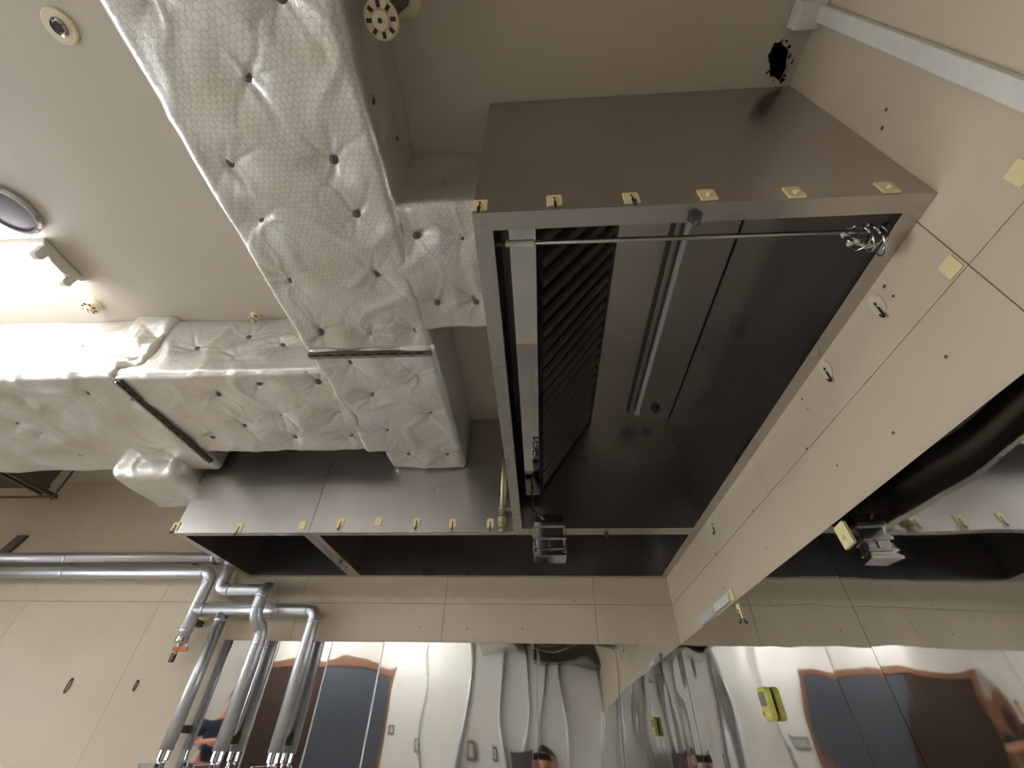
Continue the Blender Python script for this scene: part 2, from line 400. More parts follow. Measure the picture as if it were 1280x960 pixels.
for i in range(len(ub)-1): sheet(WB, 'y', ub[i]+.001, ub[i+1]-.001, ZF+.12, ZS-random.random()*.003, i+1, .0022)
for u in ub[1:4]:                         # narrow cover strips over the sheet joints
    bx('joint_strip', 'rim', WB, u-.004, u+.004, YB-.0115, YB-.0085, ZF+.12, ZS-.004, bevel=.001)
bx('edge_strip', 'rim', WB, -2.004, -1.968, YB-.0125, YB-.009, ZF+.12, ZS, bevel=.001)
ur = [YF+.02, -.6, 1.285, YB-.012]
for i in range(3): sheet(WR, 'x', ur[i]+.001, ur[i+1]-.001, ZF+.12, ZS, i+11, .0021)

# ---------------------------------------------------------------- exhaust hoods
RW = .042; TH = .003
def hood(name, label, x0, x1, y0, y1, side_l=True, side_r=True):
    t = thing(name, ((x0+x1)/2, (y0+y1)/2, HB), label, 'exhaust hood', 'steel exhaust hoods')
    ZT = H-.004
    bx('front_panel', 'steel', t, x0, x1, y0, y0+TH, HB+.001, ZT, bevel=.0008)
    bx('back_panel', 'steel', t, x0+TH, x1-TH, y1-TH, y1, HB+.001, ZT)
    bx('side_panel', 'steel', t, x0, x0+TH, y0+TH, y1, HB+.001, ZT)
    bx('side_panel', 'steel', t, x1-TH, x1, y0+TH, y1, HB+.001, ZT)
    bx('top_panel', 'steel_h', t, x0+TH, x1-TH, y0+TH, y1-TH, ZT-.03, ZT-.027)
    # mitred bottom rim with an inner up-turned lip
    zz = HB; a, b_, c, d = (x0, y0), (x1, y0), (x1, y1), (x0, y1)
    e, f, g, h = (x0+RW, y0+RW), (x1-RW, y0+RW), (x1-RW, y1-RW), (x0+RW, y1-RW)
    for q in ((a, b_, f, e), (b_, c, g, f), (c, d, h, g), (d, a, e, h)):
        mb = MB().prism([(x, y, zz-.0005) for x, y in q], (0, 0, .003))
        p2, p3 = Vector(q[2]+(0,)), Vector(q[3]+(0,)); cen = Vector(((x0+x1)/2, (y0+y1)/2, 0)); mid = (p2+p3)/2; out = (mid-cen)
        out = Vector((math.copysign(1, out.x), 0, 0)) if abs(p2.x-p3.x) < 1e-6 else Vector((0, math.copysign(1, out.y), 0))
        mb.prism([p2+Vector((0, 0, zz)), p3+Vector((0, 0, zz)), p3+out*.003+Vector((0, 0, zz)), p2+out*.003+Vector((0, 0, zz))], (0, 0, .018))
        mb.build('rim', 'rim', t)
    return t
G = .0015
hood1 = hood('exhaust_hood', 'long steel exhaust hood with black grease filter and hanging rail inside', X1, XR-G, Y1, Y2-.0025)
hoodR = hood('exhaust_hood', 'steel exhaust hood across the corner behind the grease cup, five hook plates on it', XD+.001, XR-G, Y2, YB-G)
hoodL = hood('exhaust_hood', 'steel exhaust hood at the pipe end, three yellow hook plates on its front', X2, XD-.001, Y2, YB-G)
# lifting bolts through the rims
def rim_bolt(par, u, v, s=1.0):
    p = un(u, v, 'z', HB); t = MB().lathe(p, (0, 0, -1), [(.017*s, 0), (.017*s, .004), (.012*s, .0045), (.012*s, .016*s), (.007*s, .0165*s), (.007*s, .03*s), (.005*s, .032*s)], 6)
    t.build('rim_bolt', 'iron' if s < .9 else 'grey', par)
rim_bolt(hood1, 868, 270, 1.0); rim_bolt(hoodR, 426, 700, .8); rim_bolt(hoodR, 758, 666, .8); rim_bolt(hoodR, 849, 703, .8)
# lamp inside hood 1
lt = thing('hood_lamp', (.60, 1.45, 1.50), 'unlit white fluorescent tube fixed under the hood top', 'lamp')
ZI = H-.035
MB().prism([(.548, .84, ZI), (.56, .84, ZI-.03), (.63, .84, ZI-.03), (.642, .84, ZI)], (0, 1.26, 0)).build('housing', 'steel_h', lt)
MB().lathe((.598, .86, ZI-.055), (0, 1, 0), [(.0125, 0), (.0125, 1.19)], 14).build('tube', 'tube_off', lt, 'auto')
for y in (.842, 2.045):
    m_ = MB().lathe((.598, y, ZI-.055), (0, 1, 0), [(.016, 0), (.016, .024)], 12); m_.box(.592, .604, y+.002, y+.022, ZI-.055, ZI-.028); m_.build('socket', 'white', lt, 'auto')
bx('corner_seam', 'black', hood1, XR-TH-G-.004, XR-TH-G-.0005, Y1+.01, Y2-.02, ZI-.003, ZI+.001)
# cable gland on the hood top
g = MB().lathe((.72, 2.08, ZI), (0, 0, -1), [(.028, 0), (.028, .008), (.02, .01), (.02, .03), (.01, .034)], 14); tagp(g.build('cable_gland', 'grey', None, 'auto'), 'round grey gland beside the far end of the unlit tube', 'gland')
# grease filter bank with its trough
ft = thing('grease_filter', (.16, 1.3, 1.09), 'black sloping baffle filter with ribbed slats inside the long hood', 'filter')
A = Vector((.004, 0, 1.095)); B = Vector((.335, 0, H-.04)); S = (B-A); Ls = S.length; S.normalize(); N = Vector((S.z, 0, -S.x))     # N points out into the hood
ya, yb = .462, 2.195
def slab(y0, y1, s0, s1, n0, n1, nm, mt, par):
    c = [A+S*s0+N*n0, A+S*s1+N*n0, A+S*s1+N*n1, A+S*s0+N*n1]
    return MB().prism([p+Vector((0, y0, 0)) for p in c], (0, y1-y0, 0)).build(nm, mt, par)
slab(ya, yb, 0, .028, -.03, .012, 'frame_rail', 'dark', ft); slab(ya, yb, Ls-.03, Ls, -.03, .012, 'frame_rail', 'dark', ft)
slab(ya, ya+.025, .03, Ls-.03, -.03, .010, 'frame_rail', 'dark', ft); slab(yb-.025, yb, .03, Ls-.03, -.03, .010, 'frame_rail', 'dark', ft)
PITCH_S = .074; first = None; k = 0; y = ya+.03
def slat_mesh(y):
    mb = MB()
    prof = [(0, 0), (.006, .012), (.036, .012), (.042, 0), (.040, 0), (.034, .010), (.008, .010), (.002, 0)]   # folded channel: (along y, out)
    a = [A+S*.03+N*n_+Vector((0, y+dy, 0)) for dy, n_ in prof]; mb.prism(a, S*(Ls-.06)); return mb
while y < yb-.07:
    if first is None: first = slat_mesh(y).build('slat', 'slat', ft); y_first = y
    else:
        c = first.copy(); COL.objects.link(c); c.parent = ft; c.location = first.location+Vector((0, y-y_first, 0))
    y += PITCH_S
slab(ya+.02, yb-.02, .02, Ls-.02, -.03, -.027, 'back_baffle', 'dark', ft)
tr = thing('grease_trough', (-.03, 1.3, 1.05), 'shiny steel gutter along the foot of the black filter', 'gutter')
bx('trough_floor', 'mirror', tr, -.062, .008, ya, 2.13, 1.052, 1.055); bx('trough_side', 'steel_h', tr, -.064, -.062, ya, 2.13, 1.052, 1.09); bx('trough_side', 'steel_h', tr, .008, .010, ya, 2.13, 1.052, 1.085)
bx('trough_end', 'steel', tr, -.062, .008, 2.128, 2.13, 1.055, 1.09)
# grease cup with drain tube
gc = thing('grease_cup', (.05, 2.12, .70), 'ribbed chrome grease cup hanging at the rear corner of the hood', 'grease cup')
cx = .052; yc0, yc1 = 2.075, 2.165
MB().prism([(cx-.072, yc0, .872), (cx+.072, yc0, .872), (cx+.064, yc0, .712), (cx-.064, yc0, .712)], (0, yc1-yc0, 0)).build('cup_body', 'chrome', gc, bevel=.006)
for za, zb, e in ((.872, .850, .006), (.806, .790, .005), (.752, .740, .004), (.722, .706, .005)):
    bx('rib', 'chrome', gc, cx-.072-e, cx+.072+e, yc0-e*2, yc1+e, zb, za, bevel=.003)
bx('rib', 'chrome', gc, cx-.004, cx+.004, yc0-.008, yc0+.004, .756, .790, bevel=.002)
for s in (-1, 1):
    bx('clip', 'chrome', gc, cx+s*.078, cx+s*.084, yc0+.01, yc0+.03, .80, .86, bevel=.002); bx('clip', 'chrome', gc, cx+s*.076, cx+s*.082, yc0+.01, yc0+.03, .73, .78, bevel=.002)
bx('bracket', 'dark', gc, cx-.07, cx+.072, 2.09, 2.17, .874, .925, bevel=.003)
MB().tube([(-.03, 2.11, 1.05), (-.03, 2.10, .96), (-.02, 2.09, .935), (.02, 2.085, .905), (.03, 2.085, .89)], .008, 10, .03).build('drain_tube', 'grey', gc, True)
MB().lathe((-.03, 2.11, 1.05), (0, 0, -1), [(.014, 0), (.014, .012), (.01, .013), (.01, .04)], 6).build('drain_nut', 'brass', gc)
# hanging rail across the front of the hood with S hooks
RY, RZ = .555, .93
hr = thing('hanging_rail', (.35, RY, RZ), 'thin steel rail across the mouth of the long hood', 'rail')
MB().tube([(X1+RW-.03, RY-.003, RZ), (XR-.05, RY+.004, RZ)], .006, 10).build('rod', 'rim', hr, True)
MB().tube([(-.065, RY-.003, RZ), (.004, RY-.002, RZ)], .0085, 10).build('sleeve', 'white', hr, 'auto')
for xx in (X1+TH, XR-TH-.012-G): MB().lathe((xx, RY, RZ), (1, 0, 0), [(.018, 0), (.018, .006), (.011, .007), (.011, .012)], 12).build('end_socket', 'grey', hr, 'auto')
def s_hook(x, ang, sz, lab):
    t = thing('s_hook', (x, RY, RZ-.12*sz), lab, 'hook', 's hooks on the rail')
    pts = []
    r1 = .021*sz; r2 = .028*sz
    for i in range(15):
        a = math.radians(-60+i*17); pts.append((0, r1*math.cos(a), r1*math.sin(a)-r1+.0075+.0035))
    last = pts[-1]; c0 = (last[1], last[2]-.035*sz); pts.append((0, c0[0], c0[1]))
    for i in range(15):
        a = math.radians(170+i*16); pts.append((0, c0[0]+r2+r2*math.cos(a), c0[1]-.004+r2*math.sin(a)))
    rot = Matrix.Rotation(ang, 3, 'Z'); base = Vector((x, RY, RZ))
    MB().tube([base+rot@Vector(p) for p in pts], .0026*sz, 8).build('wire', 'chrome', t, True)
    e = base+rot@Vector(pts[-1]); MB().lathe(e-Vector((0, 0, .004)), (0, 0, 1), [(.003, 0), (.006, .002), (.006, .010), (.003, .012)], 10).build('ball_end', 'white', t, True)
for k, (x, a_, s_) in enumerate(((.735, 1.7, .8), (.748, .5, .78), (.758, -.3, .85), (.768, .9, .8), (.777, -.4, 1.0), (.786, .2, .85))):
    s_hook(x, a_, s_, 'bright wire S hook bunched at the end of the hood rail by the wall')

# ---------------------------------------------------------------- yellow adhesive hooks
def rrect(w_, h_, r, n=4):
    out = []
    for cx_, cy_, a0 in ((w_/2-r, h_/2-r, 0), (-w_/2+r, h_/2-r, 90), (-w_/2+r, -h_/2+r, 180), (w_/2-r, -h_/2+r, 270)):
        for i in range(n+1):
            a = math.radians(a0+90*i/n); out.append((cx_+r*math.cos(a), cy_+r*math.sin(a)))
    return out
def stick_hook(p, face, kind, label, group=None, w_=.034, h_=.030, mat='tag', tilt=0.0, cat='hook'):
    """p: point on the surface; face: outward normal axis ('-y' or '-x'); kind: wire, nub, bare"""
    p = Vector(p); t = thing('adhesive_hook', p, label, cat, group)
    n = Vector((0, -1, 0)) if face == '-y' else Vector((-1, 0, 0)); u = Vector((1, 0, 0)) if face == '-y' else Vector((0, -1, 0)); z = Vector((0, 0, 1))
    ct, st_ = math.cos(tilt), math.sin(tilt); u, z = u*ct+z*st_, z*ct-u*st_
    o = lambda a, b, c: p+u*a+z*b+n*(c+.0004)
    rr = rrect(w_, h_, .004) if mat != 'ivory' else [(w_/2*math.cos(i*math.pi/9), h_/2*math.sin(i*math.pi/9)) for i in range(18)]
    MB().prism([o(a, b, 0) for a, b in rr], n*.004).build('plate', mat, t, bevel=.001)
    if kind != 'bare':
        MB().lathe(o(0, -.006, .004), n, [(.005, 0), (.005, .0025), (.003, .004)] if kind == 'wire' else [(.006, 0), (.006, .004), (.004, .007)], 10).build('boss', mat, t, 'auto')
    if kind == 'wire':
        MB().tube([o(0, .006, .0055), o(0, -.026, .0065), o(0, -.040, .007), o(0, -.045, .010), o(0, -.042, .0145), o(0, -.036, .016)], .0026, 7, .004, 3).build('wire', 'wire', t, True)
    return t
for i, (u, v) in enumerate(((600, 258), (693, 252), (789, 249), (884, 245), (992, 242), (1108, 236))):
    p = un(u, v, 'y', Y1)
    lab = ['yellow plate with wire hook at the hood corner beside the netted duct', 'yellow plate with wire hook, second along the hood edge from the netted duct', 'yellow plate with wire hook on the hood edge next before the rim bolt',
           'yellow plate with broken stub just beyond the rim bolt of the filter hood', 'yellow stub plate on the filter hood edge, second from the right wall', 'yellow stub plate on the filter hood edge beside the right wall'][i]
    stick_hook(p, '-y', 'wire' if i < 3 else 'nub', lab, 'hook plates on the filter hood', .034 if i < 3 else .036, .046)
for i, (u, v) in enumerate(((220, 658), (299, 660), (378, 657), (426, 654), (473, 652), (521, 653), (566, 654), (613, 654))):
    p = un(u, v, 'y', Y2)
    kd = 'bare' if i in (2, 4) else 'wire'
    lab = {0: 'yellow hook plate at the outer end of the hood over the pipes', 1: 'yellow hook plate midway along the hood over the pipes', 2: 'bare yellow plate beside the joint of the two back hoods',
           4: 'bare yellow plate on the corner hood under the foil duct', 3: 'yellow wire hook plate on the corner hood beside the joint of the back hoods', 5: 'yellow wire hook plate on the corner hood, third from the gas pipe', 6: 'yellow wire hook plate on the corner hood, second from the gas pipe', 7: 'yellow wire hook plate on the corner hood right beside the gas pipe'}[i]
    stick_hook(p, '-y', kd, lab, 'hooks on the back hoods', .038, .048)
p = un(1190, 334, 'x', XR); stick_hook(p, '-x', 'bare', 'bare yellow square on the right wall at a board joint', None, .034, .040)
p = un(1277, 216, 'x', XR); stick_hook(p, '-x', 'bare', 'bare yellow square high on the right wall below the trunking', None, .034, .040)
for k, (u, v) in enumerate(((1098, 381), (1034, 462))):
    p = un(u, v, 'x', XR); stick_hook(p, '-x', 'wire', ['white oval hook on the right wall, nearer the S hooks', 'white oval hook on the right wall, farther from the S hooks'][k], None, .040, .062, 'ivory')
p = un(892, 656, 'x', XR); stick_hook(p, '-x', 'wire', 'small white oval hook under the hood rim on the right wall', None, .03, .036, 'ivory')
p = un(1056, 669, 'x', XR-.008); stick_hook(p, '-x', 'nub', 'large yellow plate with brown stub on the mirror steel', None, .046, .062, tilt=.1)
p = un(925, 764, 'x', XR-.008); stick_hook(p, '-x', 'wire', 'small yellow hook plate on the mirror steel near the white strip', None, .03, .055)

# ---------------------------------------------------------------- insulated ducts
RAYS = []
rr_ = random.Random(21)
for _ in range(40):
    RAYS.append([(rr_.uniform(0, 6.283), rr_.uniform(.05, .18), rr_.choice((-1, -1, 1))*rr_.uniform(.0014, .0042)) for _k in range(rr_.randint(8, 14))])
class Puff:
    def __init__(s, x0, x1, y0, y1, z0, z1, pins, seed, r=.022, amp=.014, step=.0075, faces='xXyYz'):
        lo, hi = Vector((x0, y0, z0)), Vector((x1, y1, z1)); mb = MB(); mb.uv = []; idx = {}; s.mb = mb
        def vert(p):
            key = (round(p.x, 5), round(p.y, 5), round(p.z, 5))
            if key in idx: return idx[key]
            c = Vector((min(max(p[i], lo[i]+r), hi[i]-r) for i in range(3))); 
            if 'Z' not in faces: c.z = min(max(p.z, lo.z+r), hi.z)
            n = (p-c)
            if n.length < 1e-9: n = Vector((0, 0, -1))
            n.normalize(); q = c+n*r
            d, dm = 0.0, 9.0
            for pi_, pn in enumerate(pins):
                v = q-pn; L = v.length
                if L < dm: dm = L
                if 1e-4 < L < .26:
                    if abs(n.z) > .6: th = math.atan2(v.y, v.x)
                    elif abs(n.y) > .6: th = math.atan2(v.z, v.x)
                    else: th = math.atan2(v.z, v.y)
                    th += .5*noise.noise(q*9+Vector((0, 0, seed)))
                    for ra, rl, rd in RAYS[(pi_*5+int(seed*10)) % 40]:
                        dt = abs((th-ra+math.pi) % (2*math.pi)-math.pi)
                        if dt < 1.0: d += rd*math.exp(-(dt*L/.0065)**2)*math.exp(-(L/rl)**1.5)
            d += amp*(1-math.exp(-(dm/.065)**2))-amp*.55
            d += .012*noise.noise(q*3.2+Vector((seed, 0, 0)))+.0022*noise.noise(q*11+Vector((0, seed, 0)))
            d += .0045*(1-min(1, abs(noise.noise(Vector((q.x*4.5, q.y*4.5, q.z*4.5+seed)))*5)))
            q = q+n*d
            q.z = min(q.z, H-.002)
            idx[key] = len(mb.v); mb.v.append(q); return idx[key]
        def face(ax, val):
            a, b_ = [i for i in range(3) if i != ax]
            na = max(2, round((hi[a]-lo[a])/step)); nb_ = max(2, round((hi[b_]-lo[b_])/step))
            def pt(i, j):
                p = Vector((0, 0, 0)); p[ax] = val; p[a] = lo[a]+(hi[a]-lo[a])*i/na; p[b_] = lo[b_]+(hi[b_]-lo[b_])*j/nb_; return p
            for i in range(na):
                for j in range(nb_):
                    ps = [pt(i, j), pt(i+1, j), pt(i+1, j+1), pt(i, j+1)]
                    mb.f.append(tuple(vert(p) for p in ps)); mb.uv += [(p[a], p[b_]) for p in ps]
        if 'x' in faces: face(0, lo.x)
        if 'X' in faces: face(0, hi.x)
        if 'y' in faces: face(1, lo.y)
        if 'Y' in faces: face(1, hi.y)
        if 'z' in faces: face(2, lo.z)
        if 'Z' in faces: face(2, hi.z)
        # orient: flip faces that look inwards
        cen = (lo+hi)/2; k = 0
        for fi, f in enumerate(mb.f):
            a, b_, c = mb.v[f[0]], mb.v[f[1]], mb.v[f[2]]; nn = (b_-a).cross(c-a)
            mid = (a+c)/2; cl = Vector((min(max(mid[i], lo[i]+.06), hi[i]-.06) for i in range(3)))
            if nn.dot(mid-cl) < 0:
                mb.f[fi] = f[::-1]; mb.uv[4*fi:4*fi+4] = mb.uv[4*fi:4*fi+4][::-1]
    def build(s, par, mat): return s.mb.build('foil_wrap', mat, par, True, fix=False)
def pin_pts(pix, ax='z', val=ZD): return [un(u, v, ax, val) for u, v in pix]
WASH = []
def washers(par, pts, axis, dz=.007):
    for p in pts:
        q = p+Vector(axis)*-dz
        if WASH and WASH[0][1] == axis:
            c = WASH[0][0].copy(); COL.objects.link(c); c.parent = par; c.location = q+Vector((0, 0, ZC))-WL[par.name]; c.rotation_euler = (random.uniform(-.1, .1), random.uniform(-.1, .1), 0)
        else:
            o = MB().lathe(q, axis, [(.0125, -.001), (.0125, .0015), (.010, .0025), (.004, .003), (.003, .005)], 12).build('pin_washer', 'washer', par, 'auto', origin=tuple(q))
            if axis == (0, 0, -1): WASH.append((o, axis))
def flange(par, p0, p1, wdt, drop):
    """slotted angle-steel joint: two thin bars side by side with dark slots"""
    p0, p1 = Vector(p0), Vector(p1); d = (p1-p0); L = d.length; d.normalize(); s = Vector((-d.y, d.x, 0))
    f = MB().prism([p0-s*wdt, p1-s*wdt, p1+s*wdt, p0+s*wdt], (0, 0, -drop)).build('flange', 'iron', par, bevel=.001)
    MB().prism([p0-s*.003+Vector((0, 0, -drop-.006)), p1-s*.003+Vector((0, 0, -drop-.006)), p1+s*.003+Vector((0, 0, -drop-.006)), p0+s*.003+Vector((0, 0, -drop-.006))], (0, 0, .008)).build('seam_lip', 'rim', f)
    n = int(L/.055)
    for k in range(n):
        for sd in (-1, 1):
            a = p0+d*(.02+k*.055+(0.02 if sd > 0 else 0)); b_ = a+d*.026; o = s*(sd*wdt*.62); z = Vector((0, 0, -drop-.0012))
            if (b_-p0).length > L-.01: continue
            MB().prism([a+o-s*.003+z, b_+o-s*.003+z, b_+o+s*.003+z, a+o+s*.003+z], (0, 0, .002)).build('slot', 'black', f)
XA, XB_ = -.962, -.425                     # duct sides
YA, YC, YE = 1.222, 1.335, 1.985           # joint, front of the cross run, back of the cross run
# run along the ceiling with its branch into the long hood
d1 = thing('insulated_duct', (-.69, .1, ZD), 'foil-wrapped duct with hexagonal netting running over the camera into the filter hood', 'duct', 'insulated ducts')
pA = pin_pts([(308, 97), (287, 205), (416, 201), (328, 277), (445, 269), (361, 351), (470, 344), (400, 418), (462, 417), (520, 414)])
pA += [Vector((-.62, -.12, ZD)), Vector((-.82, .08, ZD)), Vector((-.55, .12, ZD)), Vector((-.8, -.3, ZD)), Vector((-.55, -.45, ZD))]
side = [Vector((XB_, y, z)) for y, z in ((.1, 1.45), (.35, 1.36), (.5, 1.5), (-.2, 1.4))]+[Vector((XA, y, z)) for y, z in ((.2, 1.42), (.55, 1.5), (.9, 1.4), (-.2, 1.45))]
Puff(XA, XB_, -.9, YA, ZD, H-.002, pA+side, 1.3, amp=.013).build(d1, 'foil_hex')
Puff(XA, XB_, YF+.01, -.88, ZD, H-.002, [Vector((-.69, -1.2, ZD)), Vector((-.69, -1.7, ZD)), Vector((-.69, -2.2, ZD))], 14.2, amp=.012, step=.03).build(d1, 'foil_hex')
pB = pin_pts([(520, 296), (578, 297), (546, 380), (595, 379)])
Puff(XB_-.06, X1-.014, .605, 1.118, ZD+.004, H-.002, pB+[Vector((-.3, .605, 1.45))], 4.1, amp=.014).build(d1, 'foil_hex')
washers(d1, [p for p in pA if p.y > -.5]+pB, (0, 0, -1)); washers(d1, [s_ for s_ in side if s_.x > -.5 and s_.y > 0], (1, 0, 0)) 
flange(d1, (XA+.012, YA+.002, ZD-.004), (XB_-.004, YA+.002, ZD-.004), .014, .018)
# cross run with elbow and its branch into the corner hood
d2 = thing('insulated_duct', (-1.1, 1.65, ZD), 'foil-wrapped cross duct ending over the corner hood, square scrim facing', 'duct', 'insulated ducts')
pC = pin_pts([(437, 454), (496, 448), (520, 467), (397, 480), (466, 495), (425, 515), (537, 516), (485, 539), (439, 546)])
pD = pin_pts([(323, 481), (351, 520), (272, 495), (305, 533), (265, 548), (369, 548)])
pE = pin_pts([(511, 569), (559, 569)])
pF = pin_pts([(245, 434), (292, 447), (352, 430), (310, 420)], 'y', YC)
sd2 = [Vector((XB_, 1.5, 1.45)), Vector((XB_, 1.85, 1.4))]
Puff(XA+.01, XB_+.004, YA-.025, 1.995, ZD-.004, H-.002, pC+pE+sd2, 2.2, amp=.012).build(d2, 'foil_sq')
Puff(-1.935, XA+.06, YC, YE, ZD, H-.002, pD+pF+pC, 6.4, amp=.012).build(d2, 'foil_sq')
Puff(-.862, XB_+.004, 1.93, Y2-.013, ZD+.002, H-.002, pE+sd2, 3.3, amp=.012, r=.03).build(d2, 'foil_sq')
washers(d2, pC+pD+pE, (0, 0, -1)); washers(d2, pF, (0, -1, 0))
# wider run at the window side with the elbow into the pipe-end hood
d3 = thing('insulated_duct', (-2.8, 1.7, ZD), 'wider foil-wrapped duct beside the ceiling light, elbow into the pipe-end hood', 'duct', 'insulated ducts')
pG = pin_pts([(110, 493), (163, 500), (69, 513), (165, 530), (52, 543), (224, 537), (204, 563), (100, 570), (30, 500), (20, 530)])
pH = [Vector((x, 1.315, z)) for x, z in ((-2.2, 1.45), (-2.6, 1.38), (-2.9, 1.5), (-3.3, 1.4))]
Puff(-4.3, -1.912, 1.315, 2.165, ZD-.006, H-.002, pG+pH, 8.8, amp=.012, step=.0125).build(d3, 'foil_sq')
cl_ = Puff(-2.01, -1.80, 1.300, 1.40, ZD+.05, H-.002, [Vector((-1.95, 1.3, 1.40)), Vector((-1.86, 1.3, 1.5)), Vector((-1.84, 1.3, 1.36))], 12.7, amp=.02, r=.03).build(d3, 'foil_sq'); cl_.name = 'foil_patch'
washers(d3, pG, (0, 0, -1)); washers(d3, pH[:2], (0, -1, 0))
flange(d3, (-1.904, YC+.01, ZD-.004), (-1.904, 2.06, ZD-.004), .017, .02)
Puff(-2.50, X2-.022, 2.05, 2.52, 1.16, H-.002, [Vector((-2.25, 2.35, 1.16)), Vector((-2.15, 2.45, 1.25))], 9.9, amp=.012, r=.07).build(d3, 'foil_sq')

# ---------------------------------------------------------------- grey steel duct and its hanger frame, far left
pr_ = un(60, 610, 'y', 2.72); pt_ = un(73, 588, 'y', 2.72)
gd = thing('grey_duct', (pr_.x-.4, 2.2, pr_.z), 'bare grey sheet-metal duct behind the wide foil duct', 'duct')
bx('duct_body', 'grey', gd, pr_.x-.8, pr_.x, 2.22, 2.72, pr_.z, H-.004, bevel=.003)
bx('duct_rib', 'grey', gd, pr_.x-.02, pr_.x+.006, 2.68, 2.726, pr_.z-.006, pr_.z+.02, bevel=.002)
hf = thing('hanger_frame', (pr_.x, 2.5, pr_.z-.1), 'dark angle-iron hanger with threaded rod below the grey duct', 'hanger')
zb = pr_.z-.045
for dx in (.012, -.05):
    bx('angle_bar', 'iron', hf, pr_.x+dx, pr_.x+dx+.022, 2.25, 2.80+dx, zb-.004, zb, bevel=.001); bx('angle_bar', 'iron', hf, pr_.x+dx, pr_.x+dx+.004, 2.25, 2.80+dx, zb, zb+.03)
MB().tube([(pr_.x+.045, 2.76, zb-.03), (pr_.x+.045, 2.76, H-.003)], .007, 8).build('threaded_rod', 'iron', hf, True)
bx('cross_bar', 'iron', hf, pr_.x-.5, pr_.x+.06, 2.745, 2.775, zb-.01, zb-.004)
# dark strip bracket on the back wall at the far left
a = un(-12, 702, 'y', YB-.02); b_ = un(28, 669, 'y', YB-.02)
tb = MB().prism([(a.x-.03, YB-.02, a.z), (a.x+.05, YB-.02, a.z), (b_.x+.04, YB-.02, b_.z), (b_.x-.04, YB-.02, b_.z)], (0, .0195, 0))
tagp(tb.build('wall_bracket', 'iron', None), 'dark slanting steel strip on the back wall above the long pipes', 'bracket')

# ---------------------------------------------------------------- lagged pipes on the back wall
PY = YB-.085; PR = .037
U = lambda u, v, y=PY: un(u, v, 'y', y)
def band(par, p, ax, r=PR): MB().lathe(Vector(p)-Vector(ax).normalized()*.008, ax, [(r+.0005, 0), (r+.003, .002), (r+.003, .014), (r+.0005, .016)], 18).build('band', 'lag', par, 'auto')
def valve(par, p, lever):
    MB().lathe((p[0], p[1], p[2]+.02), (0, 0, -1), [(.030, 0), (.030, .05), (.022, .055), (.022, .075), (.026, .08), (.026, .10), (.016, .104), (.016, .14)], 12).build('valve_body', 'chrome', par, 'auto')
    v = MB().tube([(p[0], p[1], p[2]-.05), (p[0], p[1]-.055, p[2]-.05)], .008, 8); v.build('valve_stem', 'iron', par, True)
    MB().prism([(p[0]-.075, p[1]-.056, p[2]-.058), (p[0]+.012, p[1]-.056, p[2]-.062), (p[0]+.012, p[1]-.056, p[2]-.040), (p[0]-.075, p[1]-.056, p[2]-.044)], (0, -.006, 0)).build('lever', lever, par, bevel=.002)
def clamp(par, p):
    bx('wall_clamp', 'iron', par, p[0]-.02, p[0]+.02, p[1]+PR*.5, YB-(.013 if p[0] > -2.05 and p[2] < .52 else .002), p[2]-.018, p[2]+.018, bevel=.003)
# top header
z1 = U(100, 698).z
P1 = thing('steam_pipe', (-3.7, PY, z1), 'upper long silver pipe along the back wall ending at the hood', 'pipe', 'silver lagged pipes')
MB().tube([(XL+.01, PY, z1), (-2.205, PY, z1+.004)], PR, 18).build('pipe_run', 'lag', P1, True)
for x in (-4.4, -3.35, -2.26): band(P1, (x, PY, z1), (1, 0, 0))
for x in (-3.4, -2.45): clamp(P1, (x, PY, z1))
MB().lathe((-2.255, PY, z1), (1, 0, 0), [(PR+.004, 0), (PR+.004, .02)], 14).build('dark_collar', 'iron', P1, 'auto')
# second header with three drops
z2 = U(100, 716).z; z4 = U(330, 763).z; xa_ = U(263, 722).x; xb = -2.035; xc = -1.427
P2 = thing('steam_pipe', (-2.2, PY, z2), 'lower long silver pipe with branch and three drops ending in valves', 'pipe', 'silver lagged pipes')
zt = U(222, 804).z
MB().tube([(XL+.01, PY, z2), (xa_, PY, z2), (xa_, PY, zt)], PR, 18, .05).build('pipe_run', 'lag', P2, True)
MB().tube([(xa_, PY, z4), (xc, PY, z4), (xc, PY, -.03)], PR, 18, .05).build('pipe_run', 'lag', P2, True)
MB().tube([(xb, PY, z4-.02), (xb, PY, -.03)], PR*.95, 18).build('pipe_run', 'lag', P2, True)
for p, ax in (((xa_-.06, PY, z2), (1, 0, 0)), ((xa_, PY, z2-.06), (0, 0, 1)), ((xa_, PY, z4-.12), (0, 0, 1)), ((xc-.06, PY, z4), (1, 0, 0)), ((xc, PY, z4-.06), (0, 0, 1)), ((xb, PY, z4-.06), (0, 0, 1)), ((xa_+.06, PY, z4), (1, 0, 0)), ((-3.3, PY, z2), (1, 0, 0)), ((-1.68, PY, z4), (1, 0, 0))): band(P2, p, ax)
for x in (-3.6, -2.5): clamp(P2, (x, PY, z2))
clamp(P2, (xa_+.015, PY, zt+.12)); clamp(P2, (xb+.015, PY, .06)); clamp(P2, (-1.9, PY, z4)); clamp(P2, (xc, PY, .02))
MB().lathe((xa_, PY, zt+.03), (0, 0, -1), [(PR+.002, 0), (PR+.004, .025), (.02, .03), (.02, .06), (.012, .065), (.012, .09)], 12).build('valve_body', 'chrome', P2, 'auto')
bx('valve_handle', 'orange', P2, xa_-.02, xa_+.075, PY-.02, PY-.008, zt-.045, zt-.02, bevel=.004)
bx('spout', 'iron', P2, xa_-.02, xa_+.006, PY-.012, PY+.012, zt-.10, zt-.05, bevel=.004)
